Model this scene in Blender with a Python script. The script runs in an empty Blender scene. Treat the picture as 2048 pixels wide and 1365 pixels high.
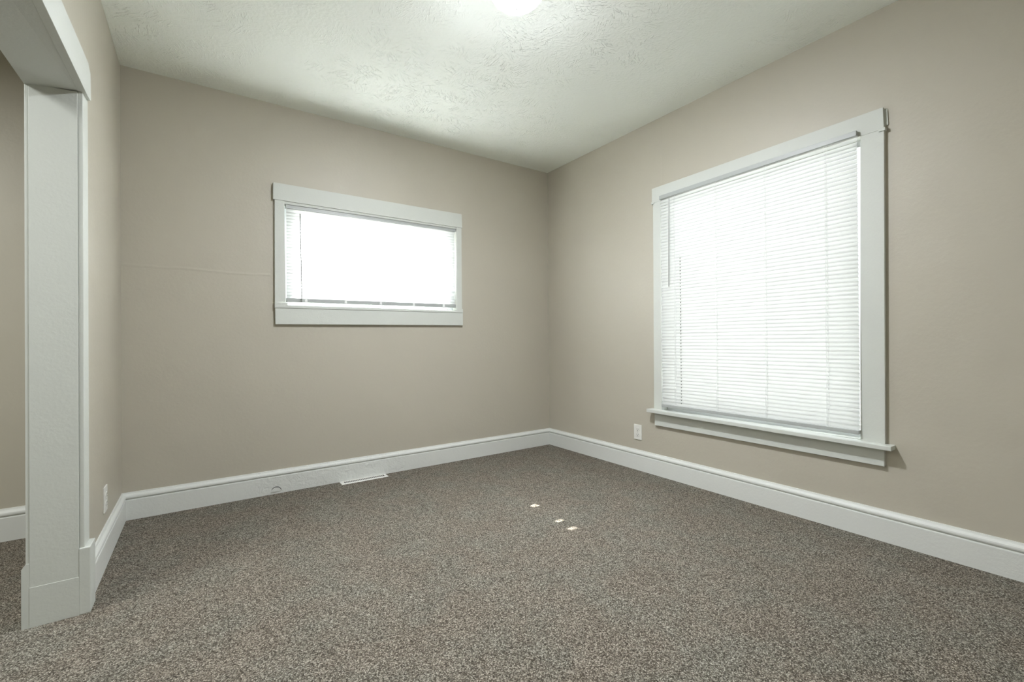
import bpy, bmesh, math, random
from mathutils import Vector, Matrix

SC = bpy.context.scene
COL = SC.collection
random.seed(7)

# ------------------------------------------------------------------ camera
yaw, pit, rol = math.radians(35.1755), math.radians(.2497), math.radians(-.4617)
fwd = Vector((math.sin(yaw)*math.cos(pit), math.cos(yaw)*math.cos(pit), math.sin(pit)))
r0 = Vector((math.cos(yaw), -math.sin(yaw), 0))
u0 = r0.cross(fwd)
rt = r0*math.cos(rol) + u0*math.sin(rol)
up = u0*math.cos(rol) - r0*math.sin(rol)
cam = bpy.data.cameras.new('camera')
cam.sensor_width = 36.0
cam.lens = 883.33/2048*36
cam.clip_start = .02
co = bpy.data.objects.new('camera', cam)
COL.objects.link(co)
m = Matrix((rt, up, -fwd)).transposed().to_4x4()
m.translation = Vector((-2.7327, -3.2634, .9703))
co.matrix_world = m
SC.camera = co

# ------------------------------------------------------------------ exposure, sky, sun
SC.view_settings.view_transform = 'Standard'
SC.view_settings.look = 'None'
SC.view_settings.gamma = 1
SC.view_settings.use_curve_mapping = False
SC.view_settings.exposure = 0.0
SC.cycles.max_bounces = 12
SC.cycles.diffuse_bounces = 8
SC.cycles.transparent_max_bounces = 12
SC.cycles.use_denoising = True
SC.cycles.use_light_tree = False
SC.cycles.sample_clamp_indirect = 0
SC.cycles.sample_clamp_direct = 0

SKY = 1.4
SKY_NEAR_SUN = 820.0
SUN = 26.0
LAMP = 1040.0
NEXT_ROOM = 66.0

w = bpy.data.worlds.new('sky')
SC.world = w
w.use_nodes = True
bg = w.node_tree.nodes['Background']
bg.inputs[0].default_value = (.93, .97, 1.0, 1)
# overcast-bright sky, brightest around the sun
wt = w.node_tree
tc = wt.nodes.new('ShaderNodeTexCoord')
dt = wt.nodes.new('ShaderNodeVectorMath')
dt.operation = 'DOT_PRODUCT'
dt.inputs[1].default_value = Vector((-.06, 1, 1.12)).normalized()
wt.links.new(tc.outputs['Generated'], dt.inputs[0])
cl = wt.nodes.new('ShaderNodeMath')
cl.operation = 'MAXIMUM'
cl.inputs[1].default_value = 0
wt.links.new(dt.outputs['Value'], cl.inputs[0])
pw = wt.nodes.new('ShaderNodeMath')
pw.operation = 'POWER'
pw.inputs[1].default_value = 40
wt.links.new(cl.outputs[0], pw.inputs[0])
ma = wt.nodes.new('ShaderNodeMath')
ma.operation = 'MULTIPLY_ADD'
wt.links.new(pw.outputs[0], ma.inputs[0])
ma.inputs[1].default_value = SKY_NEAR_SUN
ma.inputs[2].default_value = SKY
wt.links.new(ma.outputs[0], bg.inputs[1])

sd = bpy.data.lights.new('sun', 'SUN')
sd.energy = SUN
sd.angle = math.radians(.3)
sd.color = (1, .96, .9)
so = bpy.data.objects.new('sun', sd)
COL.objects.link(so)
so.location = (-1, 6, 8)
so.rotation_euler = Vector((.06, -1, -1.12)).to_track_quat('-Z', 'Y').to_euler()


def area(name, loc, target, sx, sy, power, color=(1, 1, 1)):
    l = bpy.data.lights.new(name, 'AREA')
    l.shape = 'RECTANGLE'
    l.size, l.size_y = sx, sy
    l.energy = power
    l.color = color
    o = bpy.data.objects.new(name, l)
    COL.objects.link(o)
    o.location = loc
    o.rotation_euler = (Vector(target)-Vector(loc)).to_track_quat('-Z', 'Y').to_euler()
    return o


# unseen fill light added to brighten the adjoining room
area('adjoining_room_fill', (-4.5, -1.70, 2.40), (-4.5, -1.70, 0), 1.0, 1.0, NEXT_ROOM, (.97, .985, .97))

# ------------------------------------------------------------------ materials


class NT:
    def __init__(s, name, rough=.6, spec=.3):
        s.m = bpy.data.materials.new(name)
        s.m.use_nodes = True
        s.t = s.m.node_tree
        s.b = s.t.nodes['Principled BSDF']
        s.b.inputs['Roughness'].default_value = rough
        s.b.inputs['Specular IOR Level'].default_value = spec
        s.pos = s.n('ShaderNodeNewGeometry').outputs['Position']

    def n(s, typ, **kw):
        nd = s.t.nodes.new(typ)
        for k, v in kw.items():
            setattr(nd, k, v)
        return nd

    def l(s, a, b):
        s.t.links.new(a, b)

    def noise(s, scale, detail=3, rough=.5, dist=0, vec=None):
        nd = s.n('ShaderNodeTexNoise')
        nd.inputs['Scale'].default_value = scale
        nd.inputs['Detail'].default_value = detail
        nd.inputs['Roughness'].default_value = rough
        nd.inputs['Distortion'].default_value = dist
        s.l(vec or s.pos, nd.inputs['Vector'])
        return nd.outputs['Fac']

    def ramp(s, fac, stops):
        nd = s.n('ShaderNodeValToRGB')
        e = nd.color_ramp.elements
        while len(e) < len(stops):
            e.new(.5)
        for el, (p, c) in zip(e, stops):
            el.position = p
            el.color = (*c, 1) if isinstance(c, tuple) else (c, c, c, 1)
        s.l(fac, nd.inputs[0])
        return nd.outputs[0]

    def math(s, op, a, b=None, c=None):
        nd = s.n('ShaderNodeMath', operation=op)
        for i, v in enumerate((a, b, c)):
            if v is None:
                continue
            if isinstance(v, (int, float)):
                nd.inputs[i].default_value = v
            else:
                s.l(v, nd.inputs[i])
        return nd.outputs[0]

    def xyz(s):
        nd = s.n('ShaderNodeSeparateXYZ')
        s.l(s.pos, nd.inputs[0])
        return nd.outputs

    def mix(s, fac, a, b, mode='MIX'):
        nd = s.n('ShaderNodeMix', data_type='RGBA', blend_type=mode)
        for i, v in ((0, fac), (6, a), (7, b)):
            if isinstance(v, (int, float)):
                nd.inputs[i].default_value = v
            elif isinstance(v, tuple):
                nd.inputs[i].default_value = (*v, 1)
            else:
                s.l(v, nd.inputs[i])
        return nd.outputs[2]

    def color(s, c):
        if isinstance(c, tuple):
            s.b.inputs['Base Color'].default_value = (*c, 1)
        else:
            s.l(c, s.b.inputs['Base Color'])
        return s

    def bump(s, h, strength, dist):
        nd = s.n('ShaderNodeBump')
        nd.inputs['Strength'].default_value = strength
        nd.inputs['Distance'].default_value = dist
        s.l(h, nd.inputs['Height'])
        s.l(nd.outputs[0], s.b.inputs['Normal'])
        return s


WALLC = (.455, .428, .355)


def wall_paint(name, seam=None):
    t = NT(name, .5, .6)
    c = t.mix(t.noise(1.3, 2), tuple(v*.985 for v in WALLC), tuple(v*1.015 for v in WALLC))
    t.color(c)
    h = t.math('ADD', t.math('MULTIPLY', t.noise(2.2, 2), 5.0), t.math('MULTIPLY', t.noise(55, 3), .35))
    if seam:
        ax, val, lo, hi, ax2 = seam
        o = t.xyz()
        wob = t.math('MULTIPLY_ADD', t.noise(3, 2), .03, -.015)
        d = t.math('ABSOLUTE', t.math('ADD', t.math('SUBTRACT', o[ax], val), wob))
        k = t.math('MAXIMUM', t.math('SUBTRACT', 1.0, t.math('MULTIPLY', d, 90.0)), 0.0)
        inr = t.math('MULTIPLY', t.math('GREATER_THAN', o[ax2], lo), t.math('LESS_THAN', o[ax2], hi))
        h = t.math('ADD', h, t.math('MULTIPLY', t.math('MULTIPLY', k, inr), .45))
    t.bump(h, .5, .004)
    return t.m


M_WALL = wall_paint('greige_wall_paint')
M_WALLB = wall_paint('greige_wall_paint_back', (2, 1.425, -3.1, -2.36, 0))
M_WALLR = wall_paint('greige_wall_paint_right', (1, -1.298, 2.1, 2.7, 2))

t = NT('white_trim_paint', .5, .3).color((.575, .598, .56))
t.bump(t.math('ADD', t.noise(90, 3), t.math('MULTIPLY', t.noise(14, 3), 1.6)), .25, .002)
M_TRIM = t.m

t = NT('white_baseboard_paint', .45, .35).color((.655, .672, .645))
o = t.xyz()
# old hand-painted stretch of the skirting under the small window is lumpy
near = t.math('MULTIPLY', t.math('GREATER_THAN', o[0], -2.45), t.math('LESS_THAN', o[0], -1.45))
near = t.math('MULTIPLY', near, t.math('GREATER_THAN', o[1], -.3))
lump = t.math('MULTIPLY', t.math('MULTIPLY', t.noise(22, 4, .6, 1.2), near), 7.0)
t.bump(t.math('ADD', t.math('ADD', t.noise(80, 3), t.math('MULTIPLY', t.noise(9, 3), 1.2)), lump), .35, .003)
M_BASE = t.m

# skip-trowelled ceiling
t = NT('textured_ceiling_paint', .8, .15).color((.87, .905, .86))
def strokes(cell, along, across, seed):
    """short trowel ridges, each patch of the ceiling dragged in its own direction"""
    off = t.n('ShaderNodeVectorMath', operation='ADD')
    t.l(t.pos, off.inputs[0])
    off.inputs[1].default_value = (seed, seed*1.7, seed*.6)
    vc = t.n('ShaderNodeTexVoronoi')
    vc.inputs['Scale'].default_value = cell
    t.l(off.outputs[0], vc.inputs['Vector'])
    sc_ = t.n('ShaderNodeSeparateColor')
    t.l(vc.outputs['Color'], sc_.inputs[0])
    ang = t.math('MULTIPLY', sc_.outputs[0], 6.283)
    rot = t.n('ShaderNodeVectorRotate', rotation_type='Z_AXIS')
    t.l(off.outputs[0], rot.inputs['Vector'])
    t.l(ang, rot.inputs['Angle'])
    mp = t.n('ShaderNodeVectorMath', operation='MULTIPLY')
    t.l(rot.outputs[0], mp.inputs[0])
    mp.inputs[1].default_value = (along, across, across)
    f_ = t.noise(1.0, 2, .5, .35, mp.outputs[0])
    r_ = t.ramp(f_, [(.56, 0.0), (.66, 1.0)])
    edge = t.ramp(vc.outputs['Distance'], [(.35, 1.0), (.75, .0)])
    return t.math('MULTIPLY', t.math('MULTIPLY', r_, edge), t.ramp(sc_.outputs[1], [(.3, .25), (.7, 1.0)]))


patch = t.ramp(t.noise(1.1, 2, .5), [(.38, .12), (.60, 1.0)])
h = t.math('ADD', strokes(8.0, 22.0, 110.0, 3.1), strokes(9.5, 26.0, 130.0, 7.7))
h = t.math('MULTIPLY', h, patch)
h = t.math('ADD', h, t.math('MULTIPLY', t.noise(60, 3), .45))
t.bump(h, .75, .0065)
M_CEIL = t.m

# cut pile carpet of mixed grey and brown yarn
t = NT('speckled_carpet', .95, .05)
v = t.n('ShaderNodeTexVoronoi')
v.inputs['Scale'].default_value = 280
t.l(t.pos, v.inputs['Vector'])
sep = t.n('ShaderNodeSeparateColor')
t.l(v.outputs['Color'], sep.inputs[0])
yarn = t.ramp(sep.outputs[0], [(0, (.070, .062, .050)), (.3, (.142, .131, .109)), (.7, (.270, .253, .217)), (1, (.45, .43, .38))])
fine = t.ramp(t.noise(420, 2, .6), [(.3, .5), (.7, 1.45)])
c = t.mix(1.0, yarn, fine, 'MULTIPLY')
gap = t.ramp(v.outputs['Distance'], [(.30, 1.12), (.75, .55)])  # darker between tufts: shade of the pile put into the colour
c = t.mix(1.0, c, gap, 'MULTIPLY')
hue = t.mix(t.ramp(t.noise(4.5, 3, .6), [(.42, 0.0), (.62, 1.0)]), (1.03, .985, .95), (.985, .995, .975))
c = t.mix(1.0, c, hue, 'MULTIPLY')
big = t.mix(t.noise(2.3, 3, .55), (.99, .965, .945), (1.17, 1.18, 1.175))
c = t.mix(1.0, c, big, 'MULTIPLY')
t.color(c)
t.bump(t.math('ADD', t.math('MULTIPLY', v.outputs['Distance'], -1.0), t.math('MULTIPLY', t.noise(420, 2), .6)), .9, .004)
M_CARPET = t.m


def slat_mat(name, refl, trans):
    mm = bpy.data.materials.new(name)
    mm.use_nodes = True
    nt = mm.node_tree
    nt.nodes.clear()
    out = nt.nodes.new('ShaderNodeOutputMaterial')
    ad = nt.nodes.new('ShaderNodeAddShader')
    d = nt.nodes.new('ShaderNodeBsdfDiffuse')
    tr = nt.nodes.new('ShaderNodeBsdfTranslucent')
    d.inputs[0].default_value = (*refl, 1)
    tr.inputs[0].default_value = (*trans, 1)
    nt.links.new(d.outputs[0], ad.inputs[0])
    nt.links.new(tr.outputs[0], ad.inputs[1])
    nt.links.new(ad.outputs[0], out.inputs[0])
    return mm


M_SLAT = slat_mat('white_vinyl_slat', (.36, .37, .36), (.27, .275, .27))
M_RAIL = NT('white_metal_rail', .4, .4).color((.40, .42, .41)).m
M_WAND = NT('clear_grey_wand', .3, .5).color((.28, .29, .28)).m
M_CORD = NT('white_cord', .8, .1).color((.8, .81, .8)).m
M_DCORD = NT('dark_cord', .8, .1).color((.08, .08, .075)).m
M_PLATE = NT('white_plastic', .35, .5).color((.72, .72, .68)).m
M_DARK = NT('dark_slot', .8, .1).color((.03, .03, .03)).m
M_SCREW = NT('screw_metal', .35, .5).color((.5, .5, .47)).m
M_VENT = NT('white_enamel', .35, .5).color((.74, .74, .70)).m
M_SASH = NT('white_sash_paint', .4, .4).color((.72, .74, .76)).m
M_BRONZE = NT('grey_finial_metal', .35, .5).color((.35, .35, .34)).m
M_GROUND = NT('dry_lawn', .9, .1).color((.13, .13, .122)).m

M_BOUNCE = NT('pale_bounce_ground', .9, .1).color((.36, .36, .35)).m  # pale so the added ground slab bounces light indoors

gm = bpy.data.materials.new('window_glass')
gm.use_nodes = True
nt = gm.node_tree
nt.nodes.clear()
out = nt.nodes.new('ShaderNodeOutputMaterial')
mx = nt.nodes.new('ShaderNodeMixShader')
tp = nt.nodes.new('ShaderNodeBsdfTransparent')
gl = nt.nodes.new('ShaderNodeBsdfGlossy')
gl.inputs['Roughness'].default_value = .02
mx.inputs[0].default_value = .06
nt.links.new(tp.outputs[0], mx.inputs[1])
nt.links.new(gl.outputs[0], mx.inputs[2])
nt.links.new(mx.outputs[0], out.inputs[0])
M_GLASS = gm

lm = bpy.data.materials.new('lit_frosted_dome')
lm.use_nodes = True
b = lm.node_tree.nodes['Principled BSDF']
b.inputs['Base Color'].default_value = (.85, .86, .84, 1)
b.inputs['Emission Color'].default_value = (.93, .955, 1.0, 1)
b.inputs['Emission Strength'].default_value = LAMP
# the glass glows most at its underside, where the bulbs are, and less at its rim
lt_ = lm.node_tree
ge = lt_.nodes.new('ShaderNodeNewGeometry')
sx = lt_.nodes.new('ShaderNodeSeparateXYZ')
lt_.links.new(ge.outputs['Normal'], sx.inputs[0])
mr_ = lt_.nodes.new('ShaderNodeMapRange')
for k_, v_ in ((1, -.75), (2, -.99), (3, LAMP*.016), (4, LAMP)):
    mr_.inputs[k_].default_value = v_
lt_.links.new(sx.outputs[2], mr_.inputs[0])
lt_.links.new(mr_.outputs[0], b.inputs['Emission Strength'])
M_DOME = lm

# ------------------------------------------------------------------ helpers
SK = .0144                       # the right wall is a little out of square
LX, OX = -3.095, -3.2175         # two faces of the left wall
CH = lambda x, y: 2.602 + .0197*x + .0108*y      # ceiling height, slightly out of level


def mb(s, d, z): return Vector((s, -d, z))               # back wall: s = x
def mr(s, d, z): return Vector((SK*s-d, s, z))           # right wall: s = y
def ml(s, d, z): return Vector((LX+d, s, z))             # left wall: s = y
def mw(x, y, z): return Vector((x, y, z))


def slab(bm, f, quad, d0, d1, bev=0):
    """prism: quad = [(s,z)*4] in order, from depth d0 to d1"""
    va = [bm.verts.new(f(s, d0, z)) for s, z in quad]
    vb = [bm.verts.new(f(s, d1, z)) for s, z in quad]
    fs = [bm.faces.new(va), bm.faces.new(vb[::-1])]
    for i in range(4):
        j = (i+1) % 4
        fs.append(bm.faces.new((va[j], va[i], vb[i], vb[j])))
    if bev:
        es = list({e for fc in fs for e in fc.edges})
        bmesh.ops.bevel(bm, geom=es, offset=bev, segments=2, affect='EDGES', profile=.6)


def box(bm, f, s0, s1, d0, d1, z0, z1, bev=0):
    slab(bm, f, [(s0, z0), (s1, z0), (s1, z1), (s0, z1)], d0, d1, bev)


def tube(bm, f, pts, r, n=8):
    rings = []
    P = [f(*p) for p in pts]
    for i, p in enumerate(P):
        dv = (P[min(i+1, len(P)-1)]-P[max(i-1, 0)]).normalized()
        a = dv.orthogonal().normalized()
        bb = dv.cross(a)
        rings.append([bm.verts.new(p+a*r*math.cos(2*math.pi*k/n)+bb*r*math.sin(2*math.pi*k/n)) for k in range(n)])
    for A, B in zip(rings, rings[1:]):
        for k in range(n):
            bm.faces.new((A[k], A[(k+1) % n], B[(k+1) % n], B[k]))
    bm.faces.new(rings[0][::-1])
    bm.faces.new(rings[-1])


def lathe(bm, c, prof, n=48):
    rings = []
    for r, z in prof:
        if r < 1e-5:
            rings.append([bm.verts.new((c[0], c[1], c[2]+z))])
        else:
            rings.append([bm.verts.new((c[0]+r*math.cos(2*math.pi*k/n), c[1]+r*math.sin(2*math.pi*k/n), c[2]+z)) for k in range(n)])
    for A, B in zip(rings, rings[1:]):
        for k in range(n):
            j = (k+1) % n
            if len(A) == 1 and len(B) == 1:
                continue
            if len(A) == 1:
                bm.faces.new((A[0], B[j], B[k]))
            elif len(B) == 1:
                bm.faces.new((A[k], A[j], B[0]))
            else:
                bm.faces.new((A[k], A[j], B[j], B[k]))


def obj(name, bm, mat, parent=None, smooth=False, label=None):
    bmesh.ops.recalc_face_normals(bm, faces=bm.faces)
    me = bpy.data.meshes.new(name)
    bm.to_mesh(me)
    bm.free()
    me.materials.append(mat)
    if smooth:
        for p in me.polygons:
            p.use_smooth = True
    o = bpy.data.objects.new(name, me)
    COL.objects.link(o)
    if parent:
        o.parent = parent
        o.matrix_parent_inverse = Matrix.Translation(parent.location).inverted()
    if label:
        o['label'] = label
    return o


def struct(name, bm, mat, label=None):
    o = obj(name, bm, mat, label=label)
    o['kind'] = 'structure'
    return o


def empty(name, loc, label=None, cat=None, group=None, kind=None):
    o = bpy.data.objects.new(name, None)
    o.empty_display_size = .1
    COL.objects.link(o)
    o.location = loc
    if label:
        o['label'] = label
    if cat:
        o['category'] = cat
    if group:
        o['group'] = group
    if kind:
        o['kind'] = kind
    return o


NB = bmesh.new
# ------------------------------------------------------------------ floor and ceiling
bm = NB()
box(bm, mw, -6.3, .25, -5.2, .25, -.08, 0)
struct('floor', bm, M_CARPET, 'grey brown speckled cut pile carpet over the whole floor')

bm = NB()
X = [(-6.3, -5.2), (.3, -5.2), (.3, .3), (-6.3, .3)]
va = [bm.verts.new((x, y, CH(x, y))) for x, y in X]
vb = [bm.verts.new((x, y, CH(x, y)+.1)) for x, y in X]
bm.faces.new(va)
bm.faces.new(vb[::-1])
for i in range(4):
    j = (i+1) % 4
    bm.faces.new((va[i], va[j], vb[j], vb[i]))
struct('ceiling', bm, M_CEIL, 'white ceiling with trowelled ridge texture')

# ------------------------------------------------------------------ walls
TOP = 2.64
W1 = (-2.285, -.992, 1.205, 1.935)      # hole of the small window
W2 = (-2.488, -1.285, .445, 2.0)        # hole of the big window
bm = NB()
box(bm, mb, OX, W1[0], -.14, 0, 0, TOP)
box(bm, mb, W1[1], .14, -.14, 0, 0, TOP)
box(bm, mb, W1[0], W1[1], -.14, 0, 0, W1[2])
box(bm, mb, W1[0], W1[1], -.14, 0, W1[3], TOP)
struct('wall_back', bm, M_WALLB, 'greige painted wall with the small high window')

bm = NB()
box(bm, mr, W2[1], 0, -.14, 0, 0, TOP)
box(bm, mr, -3.64, W2[0], -.14, 0, 0, TOP)
box(bm, mr, W2[0], W2[1], -.14, 0, 0, W2[2])
box(bm, mr, W2[0], W2[1], -.14, 0, W2[3], TOP)
struct('wall_right', bm, M_WALLR, 'greige painted wall with the large window')

OP0, OP1 = -1.034, -2.78                # rough opening in the left wall
bm = NB()
box(bm, ml, OP0, 0, OX-LX, 0, 0, TOP)
box(bm, ml, -3.64, OP1, OX-LX, 0, 0, TOP)
box(bm, ml, OP1, OP0, OX-LX, 0, 1.90, TOP)
struct('wall_left', bm, M_WALL, 'greige painted wall with the wide cased opening')

bm = NB()
box(bm, mw, LX, .0, -3.64, -3.5, 0, TOP)
struct('wall_front', bm, M_WALL)
# adjoining room seen through the opening
bm = NB()
box(bm, mw, -6.2, OX, .018, .16, 0, TOP)
struct('wall_adjoining_back', bm, M_WALL, 'greige wall of the adjoining room seen through the opening')
bm = NB()
box(bm, mw, -6.3, -6.2, -5.1, .16, 0, TOP)
struct('wall_adjoining_left', bm, M_WALL)
bm = NB()
box(bm, mw, -6.2, OX, -5.2, -5.1, 0, TOP)
box(bm, mw, OX, LX, -5.2, -3.64, 0, TOP)
struct('wall_adjoining_front', bm, M_WALL)

# ------------------------------------------------------------------ baseboards
PROF = [(0, 0), (.0195, 0), (.0195, .1085), (.0180, .1128), (.0120, .1142), (.0120, .1168), (.0175, .1180),
        (.0195, .1220), (.0200, .1270), (.0185, .1330), (.0145, .1380), (.0100, .1425), (.0080, .1465), (.0065, .1510), (0, .1510)]


def base(bm, f, s0, s1, k=1.0, m0=0, m1=0, n=1):
    """moulded skirting; m0/m1 = mitre factor at each end"""
    rows = []
    for i in range(n+1):
        row = []
        for d, z in PROF:
            a, b2 = s0+m0*d, s1+m1*d
            row.append(bm.verts.new(f(a+(b2-a)*i/n, d, z*k)))
        rows.append(row)
    N = len(PROF)
    for A, B in zip(rows, rows[1:]):
        for i in range(N):
            j = (i+1) % N
            bm.faces.new((A[i], A[j], B[j], B[i]))
    bm.faces.new(rows[0])
    bm.faces.new(rows[-1][::-1])


bm = NB()
base(bm, mb, LX, 0, m0=1, m1=-1)
bb = struct('baseboard_back', bm, M_BASE, 'white moulded baseboard under the small window')
bm = NB()
n = 20
cx, cz, R = -2.335, .0145, .029
vs = [bm.verts.new(mb(cx+R*math.cos(math.pi*i/n), .0225, cz+R*.95*math.sin(math.pi*i/n))) for i in range(n+1)]
vt = [bm.verts.new(mb(cx+R*math.cos(math.pi*i/n), .0185, cz+R*.95*math.sin(math.pi*i/n))) for i in range(n+1)]
bm.faces.new(vs)
for i in range(n):
    bm.faces.new((vs[i], vs[i+1], vt[i+1], vt[i]))
obj('hole_cover', bm, M_BASE, bb, label='round patch over an old pipe hole')
bm = NB()
ring = []
for i in range(n+1):
    a = math.pi*(.02+.86*i/n)
    w_ = .0042*math.sin(math.pi*i/n)**.5
    ring.append([bm.verts.new(mb(cx+(R+e)*math.cos(a), .0205, cz+(R+e)*.95*math.sin(a))) for e in (0, w_)]
                + [bm.verts.new(mb(cx+(R+e)*math.cos(a), .0190, cz+(R+e)*.95*math.sin(a))) for e in (w_, 0)])
for A, B in zip(ring, ring[1:]):
    for k in range(4):
        bm.faces.new((A[k], A[(k+1) % 4], B[(k+1) % 4], B[k]))
obj('crack', bm, M_DARK, bb, label='dark open gap around the round patch')

bm = NB()
base(bm, mr, -3.5, 0, m1=-1)
struct('baseboard_right', bm, M_BASE, 'white moulded baseboard under the large window')
bm = NB()
base(bm, ml, -.966, 0, m1=-1)
struct('baseboard_left', bm, M_BASE, 'short white baseboard between opening and corner')
bm = NB()
base(bm, lambda s, d, z: Vector((s, .018-d, z)), -6.2, OX, k=1.06)
struct('baseboard_adjoining', bm, M_BASE, 'white baseboard of the adjoining room')
bm = NB()
base(bm, lambda s, d, z: Vector((s, -3.5+d, z)), LX, -.05)
struct('baseboard_front', bm, M_BASE)

# ------------------------------------------------------------------ cased opening on the left
tr = empty('trim_1', (LX, -1.05, 0), 'white painted cased opening in the left wall', kind='structure')
YE = -2.75
zr = lambda y: 1.899+.021*(y+1.06)
zl = lambda y: 1.880+.0155*(y+1.06)
bm = NB()
slab(bm, lambda s, d, z: Vector((s, -d, z)), [(-3.2185, 0), (LX, 0), (LX, 1.895), (-3.2185, 1.885)], 1.034, 1.054, .0012)
slab(bm, lambda s, d, z: Vector((s, -d, z)), [(-3.2185, 0), (LX, 0), (LX, 1.895), (-3.2185, 1.885)], 2.75, 2.77, .0012)
obj('side_jamb', bm, M_TRIM, tr)
bm = NB()
box(bm, mw, -3.2186, LX+.0004, -1.0552, -1.0535, 0, .138, .0006)
obj('jamb_patch', bm, M_TRIM, tr)
bm = NB()
q = []
for y in (-1.034, YE):
    q.append([bm.verts.new(p) for p in ((LX, y, zr(y)), (-3.2285, y, zl(y)), (-3.2285, y, 1.93), (LX, y, 1.93))])
for k in range(4):
    bm.faces.new((q[0][k], q[0][(k+1) % 4], q[1][(k+1) % 4], q[1][k]))
bm.faces.new(q[0])
bm.faces.new(q[1][::-1])
obj('head_jamb', bm, M_TRIM, tr)
bm = NB()
box(bm, ml, -1.0505, -.962, 0, .0140, .235, 1.91, .002)
obj('side_casing', bm, M_TRIM, tr)
bm = NB()
slab(bm, ml, [(-1.030, 1.8985), (YE-.1, 1.8598), (YE-.1, 1.962), (-1.010, 2.029), ], 0, .024, .0015)
slab(bm, ml, [(-.968, 1.9065), (-1.034, 1.8982), (-1.012, 2.0288), (-.972, 2.008), ], 0, .0237, .001)
obj('head_casing', bm, M_TRIM, tr)
bm = NB()
box(bm, ml, -1.0555, -.962, 0, .0305, 0, .240, .003)
obj('plinth_block', bm, M_TRIM, tr)
bm = NB()
box(bm, mw, -3.2285, -3.2185, -1.052, -.96, .2, 1.885, .0015)
obj('side_casing', bm, M_TRIM, tr)
bm = NB()
vv = [(-3.2185, 0), (-3.2385, 0), (-3.2385, .205), (-3.2285, .221), (-3.2185, .221)]
A = [bm.verts.new((x, -1.054, z)) for x, z in vv]
B = [bm.verts.new((x, -.95, z)) for x, z in vv]
bm.faces.new(A)
bm.faces.new(B[::-1])
for i in range(5):
    bm.faces.new((A[i], A[(i+1) % 5], B[(i+1) % 5], B[i]))
obj('plinth_block', bm, M_TRIM, tr)

# ------------------------------------------------------------------ window in the back wall
w1 = empty('window_1', (-1.64, 0, 1.2), 'small high horizontal window with white casing on the back wall', kind='structure')
bm = NB()
slab(bm, mb, [(-2.3437, 1.921), (-.9480, 1.9325), (-.9519, 2.0465), (-2.3427, 2.0315)], -.005, .024, .0015)
obj('head_casing', bm, M_TRIM, w1)
bm = NB()
slab(bm, mb, [(-2.3345, 1.928), (-2.3362, 1.220), (-2.2715, 1.220), (-2.2780, 1.928)], -.005, .020, .0015)
obj('side_casing', bm, M_TRIM, w1)
bm = NB()
slab(bm, mb, [(-.9525, 1.935), (-.9530, 1.226), (-1.0060, 1.226), (-.9990, 1.935)], -.005, .020, .0015)
obj('side_casing', bm, M_TRIM, w1)
bm = NB()
slab(bm, mb, [(-2.3375, 1.212), (-.9465, 1.2245), (-.9465, 1.2400), (-2.3375, 1.2300)], -.13, .026, .002)
for s0, s1, z in ((-2.3375, -2.262, 1.25), (-1.008, -.9465, 1.257)):
    box(bm, mb, s0, s1, -.004, .0255, z-.03, z, .002)
obj('window_sill', bm, M_TRIM, w1)
bm = NB()
slab(bm, mb, [(-2.3337, 1.1045), (-.9463, 1.1205), (-.9463, 1.2235), (-2.3350, 1.2110)], -.002, .022, .0015)
obj('apron', bm, M_TRIM, w1)
bm = NB()
slab(bm, mb, [(-2.2850, 1.9035), (-.9920, 1.918), (-.9920, 1.934), (-2.2850, 1.926)], -.14, .016)
box(bm, mb, -2.2850, -2.2770, -.14, -.004, 1.23, 1.93)
box(bm, mb, -1.0000, -.9920, -.14, -.004, 1.23, 1.93)
obj('jamb', bm, M_TRIM, w1)
bm = NB()
box(bm, mb, -2.277, -2.215, -.085, -.05, 1.248, 1.905)
box(bm, mb, -1.070, -1.000, -.085, -.05, 1.248, 1.905)
box(bm, mb, -2.215, -1.070, -.085, -.05, 1.248, 1.328)
box(bm, mb, -2.215, -1.070, -.085, -.05, 1.860, 1.905)
obj('sash', bm, M_SASH, w1)
bm = NB()
box(bm, mb, -2.276, -1.001, -.072, -.068, 1.236, 1.90)
obj('glass_pane', bm, M_GLASS, w1)

# ------------------------------------------------------------------ window in the right wall
w2 = empty('window_2', (-.03, -1.9, .44), 'large white cased window on the right wall', kind='structure')
bm = NB()
slab(bm, mr, [(-1.2262, 1.979), (-2.5700, 1.9815), (-2.5672, 2.0857), (-1.2270, 2.0856)], -.005, .022, .0015)
obj('head_casing', bm, M_TRIM, w2)
bm = NB()
slab(bm, mr, [(-2.5530, 2.0), (-2.5825, 2.0), (-2.5790, 2.078), (-2.5530, 2.078)], -.004, .006, .001)
box(bm, mr, -2.5755, -2.55, 0, .026, 1.972, 1.988, .002)
box(bm, mr, -1.245, -1.2225, 0, .025, 1.972, 1.988, .002)
obj('casing_cap', bm, M_TRIM, w2)
bm = NB()
slab(bm, mr, [(-1.2345, 1.984), (-1.2270, .470), (-1.2945, .470), (-1.2985, 1.984)], -.005, .020, .0015)
obj('side_casing', bm, M_TRIM, w2)
bm = NB()
slab(bm, mr, [(-2.5698, 1.986), (-2.5600, .470), (-2.4625, .470), (-2.4765, 1.986)], -.005, .020, .0015)
obj('side_casing', bm, M_TRIM, w2)
bm = NB()
box(bm, mr, -2.488, -1.285, -.13, .002, .452, .474)
slab(bm, mr, [(-2.5940, .4490), (-1.1945, .4585), (-1.1945, .4830), (-2.5940, .4705)], -.001, .066, .0035)
obj('window_sill', bm, M_TRIM, w2)
bm = NB()
slab(bm, mr, [(-2.5558, .3623), (-1.2312, .3642), (-1.2308, .4575), (-2.5564, .4490)], -.002, .020, .0015)
obj('apron', bm, M_TRIM, w2)
bm = NB()
box(bm, mr, -1.2960, -1.2850, -.14, -.004, .474, 2.0)
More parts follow.
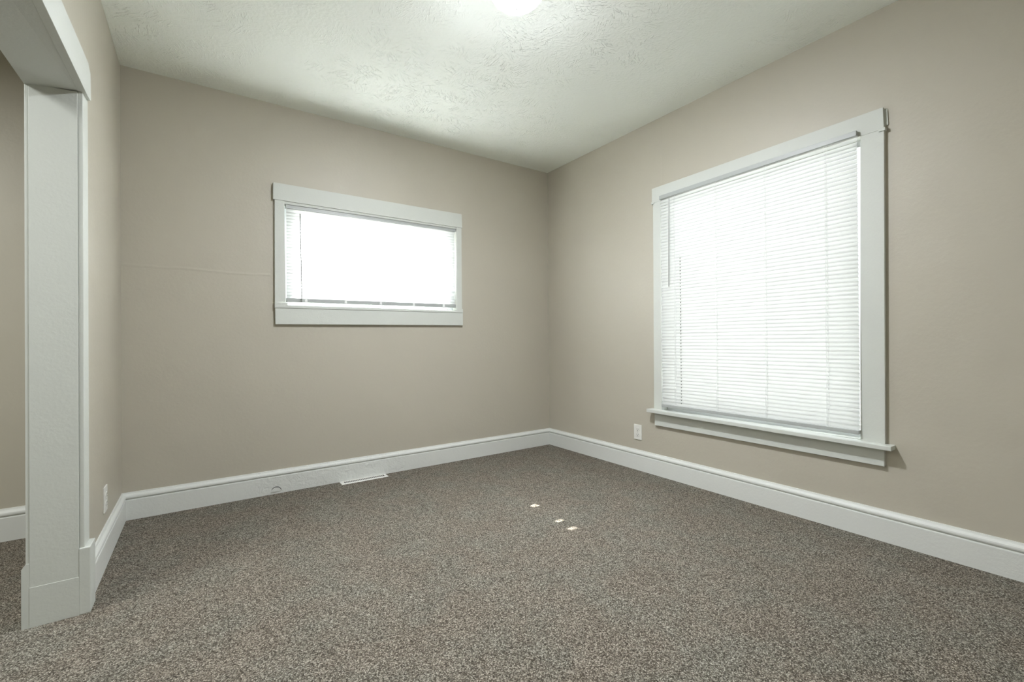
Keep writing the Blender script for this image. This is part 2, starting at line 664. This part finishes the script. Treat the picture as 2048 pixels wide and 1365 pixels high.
box(bm, mr, -2.4880, -2.4790, -.14, -.004, .474, 2.0)
box(bm, mr, -2.4790, -1.2960, -.14, -.004, 1.985, 2.0)
obj('jamb', bm, M_TRIM, w2)
bm = NB()
for s0, s1 in ((-2.479, -2.460), (-1.338, -1.296)):
    box(bm, mr, s0, s1, -.085, -.05, .474, 1.985)
for z0, z1 in ((.474, .496), (1.955, 1.985)):
    box(bm, mr, -2.460, -1.338, -.085, -.05, z0, z1)
obj('sash', bm, M_SASH, w2)
bm = NB()
box(bm, mr, -2.461, -1.337, -.070, -.066, .495, 1.956)
obj('glass_pane', bm, M_GLASS, w2)


# ------------------------------------------------------------------ blinds
def slats(f, s0, s1, zs, d0, wd, tilt, crown=.0022, notch=(), sag=0.0):
    """curved slats; tilt > 0 leans the room-side edge down. notch = {index: (sa, sb)}"""
    bm = NB()
    K = 5
    for i, (za, zb) in enumerate(zs):
        cuts = [s0, s1]
        hole = notch.get(i) if notch else None
        segs = [(s0, s1)] if not hole else [(s0, hole[0]), (hole[1], s1)]
        jit = random.uniform(-.006, .006)
        for a, b2 in segs:
            rows = []
            nn = 6 if b2-a > .3 else 1
            for j in range(nn+1):
                s = a+(b2-a)*j/nn
                zc = za+(zb-za)*(s-s0)/(s1-s0)
                row = []
                for k in range(K):
                    u = (k/(K-1)-.5)
                    n_ = crown*(1-4*u*u)
                    tl = tilt+jit
                    dd = u*wd*math.cos(tl)+n_*math.sin(tl)
                    dz = -u*wd*math.sin(tl)+n_*math.cos(tl)
                    row.append(bm.verts.new(f(s, d0+dd, zc+dz)))
                rows.append(row)
            for A, B in zip(rows, rows[1:]):
                for k in range(K-1):
                    bm.faces.new((A[k], A[k+1], B[k+1], B[k]))
    return bm


PITCH = .0215
# small window
b1 = empty('venetian_blind', (-1.63, .008, 1.9), 'white closed mini blind filling the small high window on the back wall', 'blind', 'closed white mini blinds')
L1, R1 = -2.2665, -1.0035
bm = NB()
slab(bm, mb, [(L1, 1.8790), (R1, 1.8960), (R1, 1.9180), (L1, 1.9035)], -.016, .010, .0015)
obj('head_rail', bm, M_RAIL, b1)
bm = NB()
slab(bm, mb, [(L1, 1.2540), (R1, 1.2670), (R1, 1.2935), (L1, 1.2815)], -.013, .011, .003)
obj('bottom_rail', bm, M_RAIL, b1)
for s in (-2.147, -1.887, -1.634, -1.374, -1.116):
    z = 1.2815+.012*(s-L1)/(R1-L1)
    bm = NB()
    slab(bm, mb, [(s-.009, z-.024), (s+.009, z-.024), (s+.006, z+.003), (s-.006, z+.003)], .009, .0155, .0012)
    obj('cord_clip', bm, M_CORD, b1)
zs = []
n1 = 28
for i in range(n1):
    k = i/(n1-1)
    zs.append((1.868+(1.291-1.868)*k, 1.886+(1.303-1.886)*k))
tan_e = 1.12
nt_ = {}
for xs, y, nn_ in ((-1.1125, 1.18, 3), (-1.14, 1.44, 2), (-1.152, 1.56, 2)):      # gaps added in the slats so three sun spots reach the carpet
    hz = tan_e*y+.001
    near_i = sorted(range(n1), key=lambda i: abs(zs[i][1]-hz))[:nn_]
    for i in near_i:
        nt_[i] = (xs-.06*y-.025, xs-.06*y+.025)
obj('slats', slats(mb, L1+.003, R1-.003, zs, -.003, .025, math.radians(-72), notch=nt_), M_SLAT, b1)
bm = NB()
tube(bm, mb, [(-2.1825, .022, 1.8500), (-2.1757, .024, 1.2540)], .0035)
obj('tilt_wand', bm, M_WAND, b1)
bm = NB()
for s in (-2.147, -1.887, -1.634, -1.374, -1.116):
    tube(bm, mb, [(s, .0045, 1.885), (s, .0045, 1.285)], .0008, 5)
obj('ladder_cords', bm, M_CORD, b1)

# large window
b2_ = empty('venetian_blind', (-.05, -1.88, 2.0), 'white closed mini blind covering the large window on the right wall', 'blind', 'closed white mini blinds')
A2, B2 = -2.4675, -1.3065
bm = NB()
slab(bm, mr, [(A2, 1.983), (B2, 1.981), (B2, 2.008), (A2, 2.008)], .010, .046, .0015)
obj('head_rail', bm, M_RAIL, b2_)
bm = NB()
slab(bm, mr, [(A2+.004, .5030), (B2, .5090), (B2, .5290), (A2+.004, .5230)], .016, .042, .0035)
obj('bottom_rail', bm, M_RAIL, b2_)
n2 = 67
zs = [(1.968+(.535-1.968)*i/(n2-1), 1.966+(.540-1.966)*i/(n2-1)) for i in range(n2)]
obj('slats', slats(mr, A2+.002, B2-.002, zs, .028, .025, math.radians(67)), M_SLAT, b2_)
bm = NB()
tube(bm, mr, [(-1.390, .049, 1.966), (-1.3832, .050, 1.3536)], .0032)
obj('tilt_wand', bm, M_WAND, b2_)
bm = NB()
for s in (-1.4195, -1.722, -2.024, -2.330):
    for e in (-.006, .006):
        tube(bm, mr, [(s+e, .0345, 1.985), (s+e, .0345, .525)], .0006, 5)
    tube(bm, mr, [(s, .0275, 1.985), (s, .0275, .525)], .0012, 5)
obj('ladder_cords', bm, M_CORD, b2_)
bm = NB()
tube(bm, mr, [(-1.4590, .0262, 1.56), (-1.4590, .0262, .54)], .0028, 6)
obj('lift_cord', bm, M_DCORD, b2_, label='dark cord showing between the slats')


# ------------------------------------------------------------------ electrical outlets
def outlet(name, f, s0, s1, z0, z1, label):
    sc, zc = (s0+s1)/2, (z0+z1)/2
    e = empty(name, f(sc, 0, zc), label, 'outlet', 'duplex wall outlets')
    bm = NB()
    box(bm, f, s0, s1, 0, .006, z0, z1, .002)
    obj('cover_plate', bm, M_PLATE, e)
    for sg in (1, -1):
        z = zc+sg*.0195
        bm = NB()
        n = 24
        pts = []
        for i in range(n):
            a = 2*math.pi*i/n
            pts.append((sc+.0168*math.cos(a), z+max(-.0125, min(.0125, .0168*math.sin(a)))))
        A = [bm.verts.new(f(s, .0085, zz)) for s, zz in pts]
        B = [bm.verts.new(f(s, .005, zz)) for s, zz in pts]
        bm.faces.new(A)
        for i in range(n):
            bm.faces.new((A[i], A[(i+1) % n], B[(i+1) % n], B[i]))
        rc = obj('receptacle', bm, M_PLATE, e)
        bm = NB()
        box(bm, f, sc-.0075, sc-.0052, .008, .0088, z-.001, z+.0075)
        box(bm, f, sc+.0052, sc+.0075, .008, .0088, z-.0005, z+.0065)
        box(bm, f, sc-.0025, sc+.0025, .008, .0088, z-.0095, z-.0045)
        obj('slots', bm, M_DARK, rc)
    bm = NB()
    box(bm, f, sc-.003, sc+.003, .0055, .0072, zc-.003, zc+.003, .0008)
    obj('screw', bm, M_SCREW, e)


outlet('electrical_outlet', mr, -1.1008, -1.0280, .2280, .3417, 'white duplex outlet low on the right wall beside the large window')
outlet('electrical_outlet', ml, -.572, -.500, .2150, .3300, 'white duplex outlet low on the left wall near the corner')

# ------------------------------------------------------------------ floor register
fv = empty('floor_vent', (-1.776, -.06, 0), 'white slotted metal floor register set in the carpet against the back baseboard', 'floor vent')
x0, x1, y0, y1 = -1.9410, -1.6120, -.0960, -.0205
bm = NB()
zt = .0042
ix0, ix1, iy0, iy1 = x0+.024, x1-.022, y0+.019, y1-.017
ou = [(x0, y0), (x1, y0), (x1, y1), (x0, y1)]
mi = [(x0+.004, y0+.004), (x1-.004, y0+.004), (x1-.004, y1-.002), (x0+.004, y1-.002)]
inn = [(ix0, iy0), (ix1, iy0), (ix1, iy1), (ix0, iy1)]
rings = [[bm.verts.new((x, y, z)) for x, y in pp] for pp, z in ((ou, .0005), (mi, zt), (inn, zt), (inn, .0015))]
for A, B in zip(rings, rings[1:]):
    for k in range(4):
        bm.faces.new((A[k], A[(k+1) % 4], B[(k+1) % 4], B[k]))
obj('frame', bm, M_VENT, fv)
bm = NB()
box(bm, mw, ix0, ix1, iy0, iy1, .0008, .0016)  # thin dark plate, shade of the opening put into its colour
obj('dark_plate', bm, M_DARK, fv, label='dark plate whose colour stands for the shade under the grille bars')
bm = NB()
NS = 25
for i in range(1, NS):
    x = ix0+(ix1-ix0)*i/NS
    box(bm, mw, x-.0023, x+.0023, iy0-.0005, iy1+.0005, .0016, zt-.0006)
obj('grille', bm, M_VENT, fv)

# ------------------------------------------------------------------ ceiling lamp
lx, ly = -1.588, -1.697
cz = CH(lx, ly)
lp = empty('ceiling_light', (lx, ly, cz), 'white lit glass dome lamp on the ceiling at the top edge of the photo', 'ceiling light')
bm = NB()
lathe(bm, (lx, ly, cz), [(0, .004), (.126, .004), (.130, -.006), (.130, -.022), (.122, -.028), (.0, -.020)])
obj('base', bm, M_PLATE, lp, True)
bm = NB()
lathe(bm, (lx, ly, cz), [(.118, -.024), (.120, -.032), (.116, -.044), (.106, -.058), (.090, -.072),
                         (.068, -.084), (.040, -.092), (.012, -.095), (0, -.095)])
obj('glass_dome', bm, M_DOME, lp, True, label='glowing frosted glass dome')
bm = NB()
lathe(bm, (lx, ly, cz), [(.0, -.093), (.012, -.094), (.013, -.098), (.007, -.101), (.008, -.107), (.004, -.112), (0, -.113)], 20)
obj('finial', bm, M_BRONZE, lp, True, label='small grey metal finial')

# ------------------------------------------------------------------ unseen slab added to block sky light from the large window
bm = NB()
box(bm, mw, .13, .80, -4.2, .9, 2.64, 2.74)
struct('sky_blocker', bm, M_SASH)

# ------------------------------------------------------------------ ground outside the windows
bm = NB()
box(bm, mw, .35, 14, -16, 24, -.7, -.6)
struct('ground', bm, M_GROUND)
bm = NB()
box(bm, mw, -14, .35, .3, 24, -.68, -.58)  # unseen pale slab added to bounce sunlight up through the small window
struct('bounce_ground', bm, M_BOUNCE)
